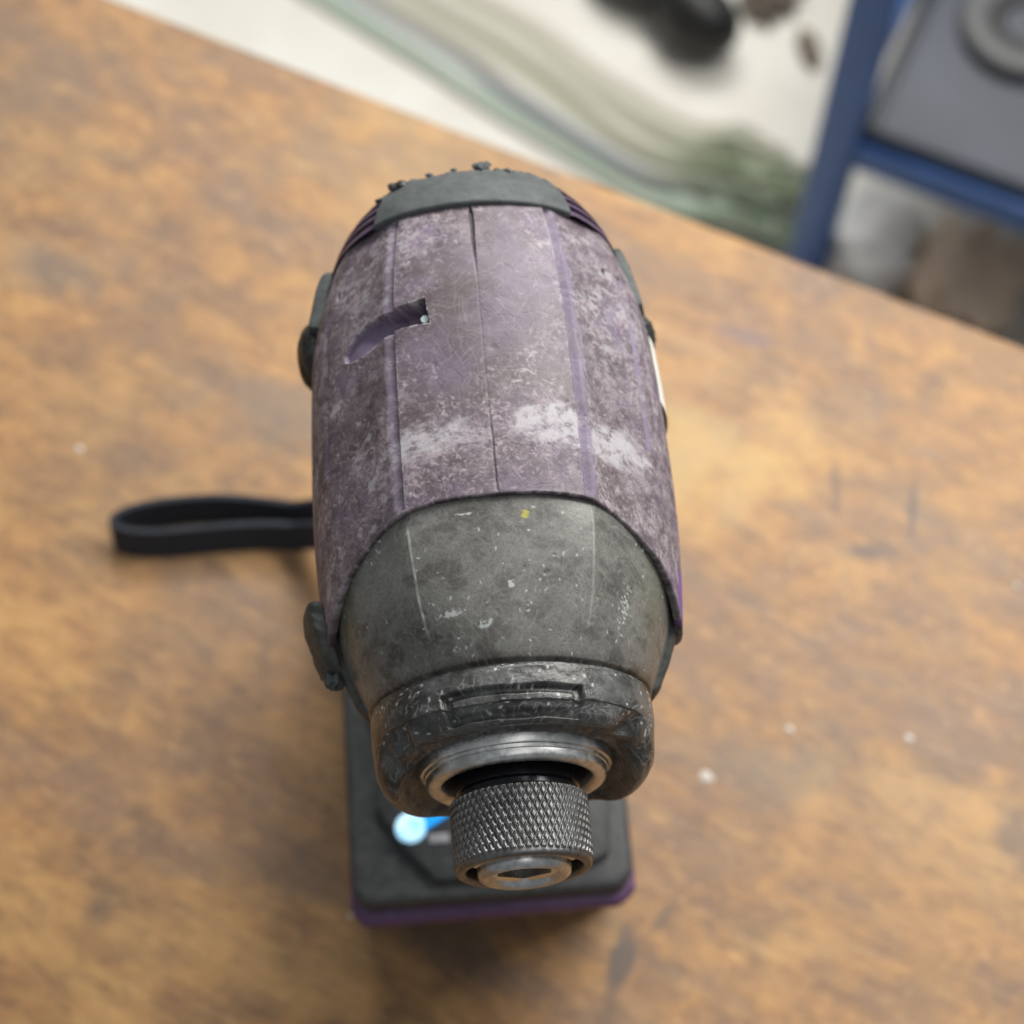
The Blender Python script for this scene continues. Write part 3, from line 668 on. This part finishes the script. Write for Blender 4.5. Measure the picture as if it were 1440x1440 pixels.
# wrist strap: a flat band standing on its edge on the bench, looped
pth = []
far = [(-40.5, 134.5), (-41.5, 145), (-45, 158), (-54, 162.5), (-78, 168.0), (-98, 167.8), (-110, 166.0), (-115, 162.5)]
near = [(-114.5, 160.5), (-109, 157.6), (-98, 156.6), (-78, 157.6), (-54, 156.5), (-46, 149), (-42.5, 141), (-41.8, 134)]
ctl = np.array(far + near)
tq = np.linspace(0, len(ctl) - 1, 140); X_ = np.interp(tq, range(len(ctl)), ctl[:, 0]); Y_ = np.interp(tq, range(len(ctl)), ctl[:, 1])
for _ in range(30): X_[1:-1] = (X_[:-2] + 2 * X_[1:-1] + X_[2:]) / 4; Y_[1:-1] = (Y_[:-2] + 2 * Y_[1:-1] + Y_[2:]) / 4
v = []; f = []
dX, dY = np.gradient(X_), np.gradient(Y_); ln = np.hypot(dX, dY); nx, ny = -dY / ln, dX / ln
for i in range(140):
    lean = 2.0; hgt = 9.5; z0 = .2 + 12 * sstep(-60, -42, X_[i])
    for (o_, z_) in ((-.8, 0), (.8, 0), (.8 , hgt), (-.8, hgt)):
        v.append((X_[i] + nx[i] * o_, Y_[i] - S0 + ny[i] * o_ + 6 + z_ * .45, z0 + z_))
for i in range(139):
    for j in range(4): f.append((i * 4 + j, (i + 1) * 4 + j, (i + 1) * 4 + (j + 1) % 4, i * 4 + (j + 1) % 4))
f += [(0, 1, 2, 3), (559, 558, 557, 556)]
o = mesh('wrist_strap', v, f, M_strap, root, angle=30)

# ------------------------------------------------------------------ behind the bench
M_bluep = plain('blue_painted_steel', (.028, .092, .285), .4, .1, .15, 60)
M_bin = plain('blue_grey_steel', (.048, .058, .080), .5, 0, .2, 12)
M_bag = plain('white_sack', (.88, .87, .84), .7, 0, .12, 30)
M_tan = plain('tan_cardboard', (.80, .64, .49), .8, 0, .15, 20)
M_strip = plain('dark_strip_grey', (.035, .038, .040), .5, .2, .2, 20)
rk = empty('steel_rack', (240, 697, FZ), EDGE)
tag(rk, 'blue painted square tube rack standing on the pale floor behind the bench', 'rack')
for (x, y) in ((0, 0), (760, 0), (760, 330)): box('post', (x, y, 420), (30, 30, 840), M_bluep, rk, 3)
box('post', (-18, 330, 420), (30, 30, 840), M_bluep, rk, 3)
for z in (186, 700): box('rail', (380, 0, z), (730, 22, 26), M_bluep, rk, 2); box('rail', (371, 330, z), (748, 22, 26), M_bluep, rk, 2)
for z in (202, 715):
    box('rail', (-5, 165, z - 10), (20, 298, 22), M_bluep, rk, 2); box('rail', (760, 165, z - 10), (20, 298, 22), M_bluep, rk, 2)
def rack_pt(x, y, z):
    v = Matrix.Rotation(EDGE, 3, 'Z') @ Vector((x, y, 0)); return (240 + v.x, 697 + v.y, FZ + z)
bn = empty('storage_tray', rack_pt(314, 152, 203.5), EDGE)
tag(bn, 'shallow blue grey metal tray lying on the rails of the blue rack', 'tray')
for (c, d, nme) in (((0, -153, 6), (600, 4, 12), 'wall'), ((0, 147, 12), (600, 6, 24), 'wall'), ((-298, -3, 12), (4, 293.5, 24), 'wall'), ((297, -3, 12), (6, 293.5, 24), 'wall'), ((-.5, -3, 4), (588, 293.5, 8), 'bottom')):
    box(nme, c, d, M_bin, bn, 1.5)
import itertools
def torus(name, R1, R2, z, mat, parent, n1_=48, n2_=12):
    bm = bmesh.new()
    vs = [[bm.verts.new(((R1 + R2 * math.cos(b * 2 * math.pi / n2_)) * math.cos(a * 2 * math.pi / n1_), (R1 + R2 * math.cos(b * 2 * math.pi / n2_)) * math.sin(a * 2 * math.pi / n1_), z + .6 * R2 * math.sin(b * 2 * math.pi / n2_))) for b in range(n2_)] for a in range(n1_)]
    for a, b in itertools.product(range(n1_), range(n2_)): bm.faces.new((vs[a][b], vs[(a + 1) % n1_][b], vs[(a + 1) % n1_][(b + 1) % n2_], vs[a][(b + 1) % n2_]))
    return bm_obj(name, bm, mat, parent)
ld = empty('round_lid', rack_pt(92, 130, 211.6))
tag(ld, 'round grey lid with a darker inner ring lying in the blue grey tray', 'lid')
torus('rim', 37, 12, 8, plain('light_grey_plastic', (.115, .118, .12), .5, 0, .1, 30), ld); torus('inner_ring', 21, 4.5, 9, plain('dark_grey_plastic', (.03, .03, .031), .5, 0, .1, 30), ld)
bm = bmesh.new(); bmesh.ops.create_cone(bm, cap_ends=True, segments=40, radius1=36, radius2=36, depth=6); bmesh.ops.translate(bm, vec=(0, 0, 4), verts=bm.verts)
bm_obj('centre_plate', bm, plain('blue_grey_plastic', (.085, .092, .11), .5, 0, .1, 30), ld)
def lump(name, loc, dims, mat, seed, rz=0, amp=.12, p=3.0):
    bm = bmesh.new(); bmesh.ops.create_icosphere(bm, subdivisions=5, radius=1)
    r = np.random.default_rng(seed); ph = r.uniform(0, 6, 9); fr = r.uniform(1.5, 5, 9)
    for v in bm.verts:
        c = v.co; k = (abs(c.x) ** p + abs(c.y) ** p + abs(c.z) ** p) ** (-1 / p)
        q = 1 + amp * (math.sin(fr[0] * c.x * 2 + ph[0]) * math.sin(fr[1] * c.y * 2 + ph[1]) + .6 * math.sin(fr[2] * 3 * c.z + fr[3] * 2 * c.x + ph[2]) + .4 * math.sin(fr[4] * 4 * c.y + ph[4]))
        v.co = (c.x * k * q * dims[0] / 2, c.y * k * q * dims[1] / 2, (c.z * k * q + 1) * dims[2] / 2)
        v.co.z = max(v.co.z, 0.0)
    bmesh.ops.rotate(bm, matrix=Matrix.Rotation(rz, 3, 'Z'), verts=bm.verts)
    o = bm_obj(name, bm, mat, None, angle=90); o.location = [c * S for c in loc]; return o
tag(lump('white_sack', rack_pt(44, 32, 1), (64, 84, 55), M_bag, 3, EDGE), 'white sack on the floor under the shelf of the blue rack, beside its left post', 'sack')
tag(lump('tan_sack', rack_pt(122, 34, 1), (82, 90, 50), M_tan, 5, EDGE), 'tan brown sack under the shelf of the blue rack, right of the white sack', 'sack')
dk = box('dark_strip', (0, 0, 22), (760, 36, 44), M_strip, None, 3); q = rack_pt(400, -52, 1); dk.location = [c * S for c in q]; dk.rotation_euler.z = EDGE  # plain dark box for the dark strip along the bench edge
tag(dk, 'dark grey strip on the floor in front of the blue rack', 'steel bar')

# rumpled translucent sheet: long folds running under the rack
def mat_sheet():
    t = NT('greenish_plastic_sheet'); a = t.attr('fold'); g = t.attr('green'); c = t.coord(); nn = t.noise(c, 14, 5, .6)
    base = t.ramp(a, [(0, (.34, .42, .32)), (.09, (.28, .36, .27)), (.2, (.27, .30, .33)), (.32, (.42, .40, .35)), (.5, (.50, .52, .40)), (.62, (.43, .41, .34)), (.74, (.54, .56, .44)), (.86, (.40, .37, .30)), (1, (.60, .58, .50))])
    base = t.mix(t.math('MULTIPLY', g, t.ramp(nn, [(.35, .6), (.6, 1)]), True), base, (.065, .135, .045))
    base = t.mix(t.ramp(nn, [(.5, 0), (.7, .35)]), base, (.42, .41, .35))
    return t.out(t.mix(.14, base, (.62, .61, .54)), .35)
lo_pts = np.array([(-330, 1090), (-182, 981), (-60, 890), (-12, 851), (50, 806), (107, 764), (150, 742), (215, 716), (262, 690)], float)
hi_pts = np.array([(-120, 1160), (-44, 1000), (30, 955), (70, 915), (118, 872), (160, 845), (192, 836), (228, 812), (268, 770)], float)
m, nr = 90, 220
k = np.linspace(0, len(lo_pts) - 1, nr)
LX, LY = (np.interp(k, range(len(lo_pts)), lo_pts[:, i]) for i in (0, 1)); HX, HY = (np.interp(k, range(len(hi_pts)), hi_pts[:, i]) for i in (0, 1))
for A in (LX, LY, HX, HY):
    for _ in range(60): A[1:-1] = (A[:-2] + 2 * A[1:-1] + A[2:]) / 4
u = np.linspace(0, 1, m)[None, :]
PX = LX[:, None] * (1 - u) + HX[:, None] * u; PY = LY[:, None] * (1 - u) + HY[:, None] * u
bun = np.linspace(0, 1, nr)[:, None]
PZ = 1 + (6 + 16 * bun) * np.abs(np.sin(u * 12 + 1.5 * bun + 2 * (vnoise((nr, m), (40, 20), 9) - .5))) ** .8 * np.sin(np.pi * np.clip(u, .02, .98)) ** .3 + 26 * sstep(.62, .8, bun) * fbm((nr, m), (10, 9), 33, 3)
v = [tuple(x) for x in np.stack([PX, PY, PZ + FZ], -1).reshape(-1, 3)]
f = [(i * m + j, i * m + j + 1, (i + 1) * m + j + 1, (i + 1) * m + j) for i in range(nr - 1) for j in range(m - 1)]
sheet = mesh('plastic_sheet', v, f, mat_sheet(), None, angle=180)
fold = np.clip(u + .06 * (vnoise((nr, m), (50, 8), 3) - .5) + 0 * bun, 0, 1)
green = sstep(.52, .80, bun) * (.55 + .6 * vnoise((nr, m), (14, 12), 4)) * np.sin(np.pi * np.clip(u * 1.0 + .05, 0, 1)) ** .5
for nme, A in (('fold', fold), ('green', np.clip(green, 0, 1))):
    at = sheet.data.attributes.new(nme, 'FLOAT', 'POINT'); at.data.foreach_set('value', A.astype(np.float32).ravel())
tag(sheet, 'rumpled greenish plastic sheet lying in long folds across the pale floor', 'plastic sheet')

# black rubber boot-like block and small scraps
bk = empty('rubber_block', (132, 962, FZ), rad(-35))
tag(bk, 'black two lobed rubber block on the pale floor beyond the sheet, top middle', 'rubber block')
M_blk = plain('matt_black_rubber', (.010, .010, .010), .45, 0, .3, 30)
for (x, y, a, b, c) in ((38, -8, 40, 30, 34), (-34, 8, 52, 30, 32)):
    bm = bmesh.new(); bmesh.ops.create_icosphere(bm, subdivisions=4, radius=1)
    bmesh.ops.scale(bm, vec=(a, b, c), verts=bm.verts); bmesh.ops.translate(bm, vec=(x, y, c * .97), verts=bm.verts); bm_obj('lobe', bm, M_blk, bk)
tag(lump('dark_scrap', (226, 975, FZ + .5), (46, 34, 14), plain('brown_scrap', (.10, .08, .06), .7, 0, .4, 90), 9, .6, .3), 'small brown scrap on the pale floor left of the blue rack', 'scrap')
tag(lump('dark_scrap', (258, 925, FZ + .5), (14, 34, 10), plain('dark_scrap', (.22, .18, .14), .7, 0, .4, 90), 10, .2, .3), 'thin dark scrap on the floor against the left post of the blue rack', 'scrap')
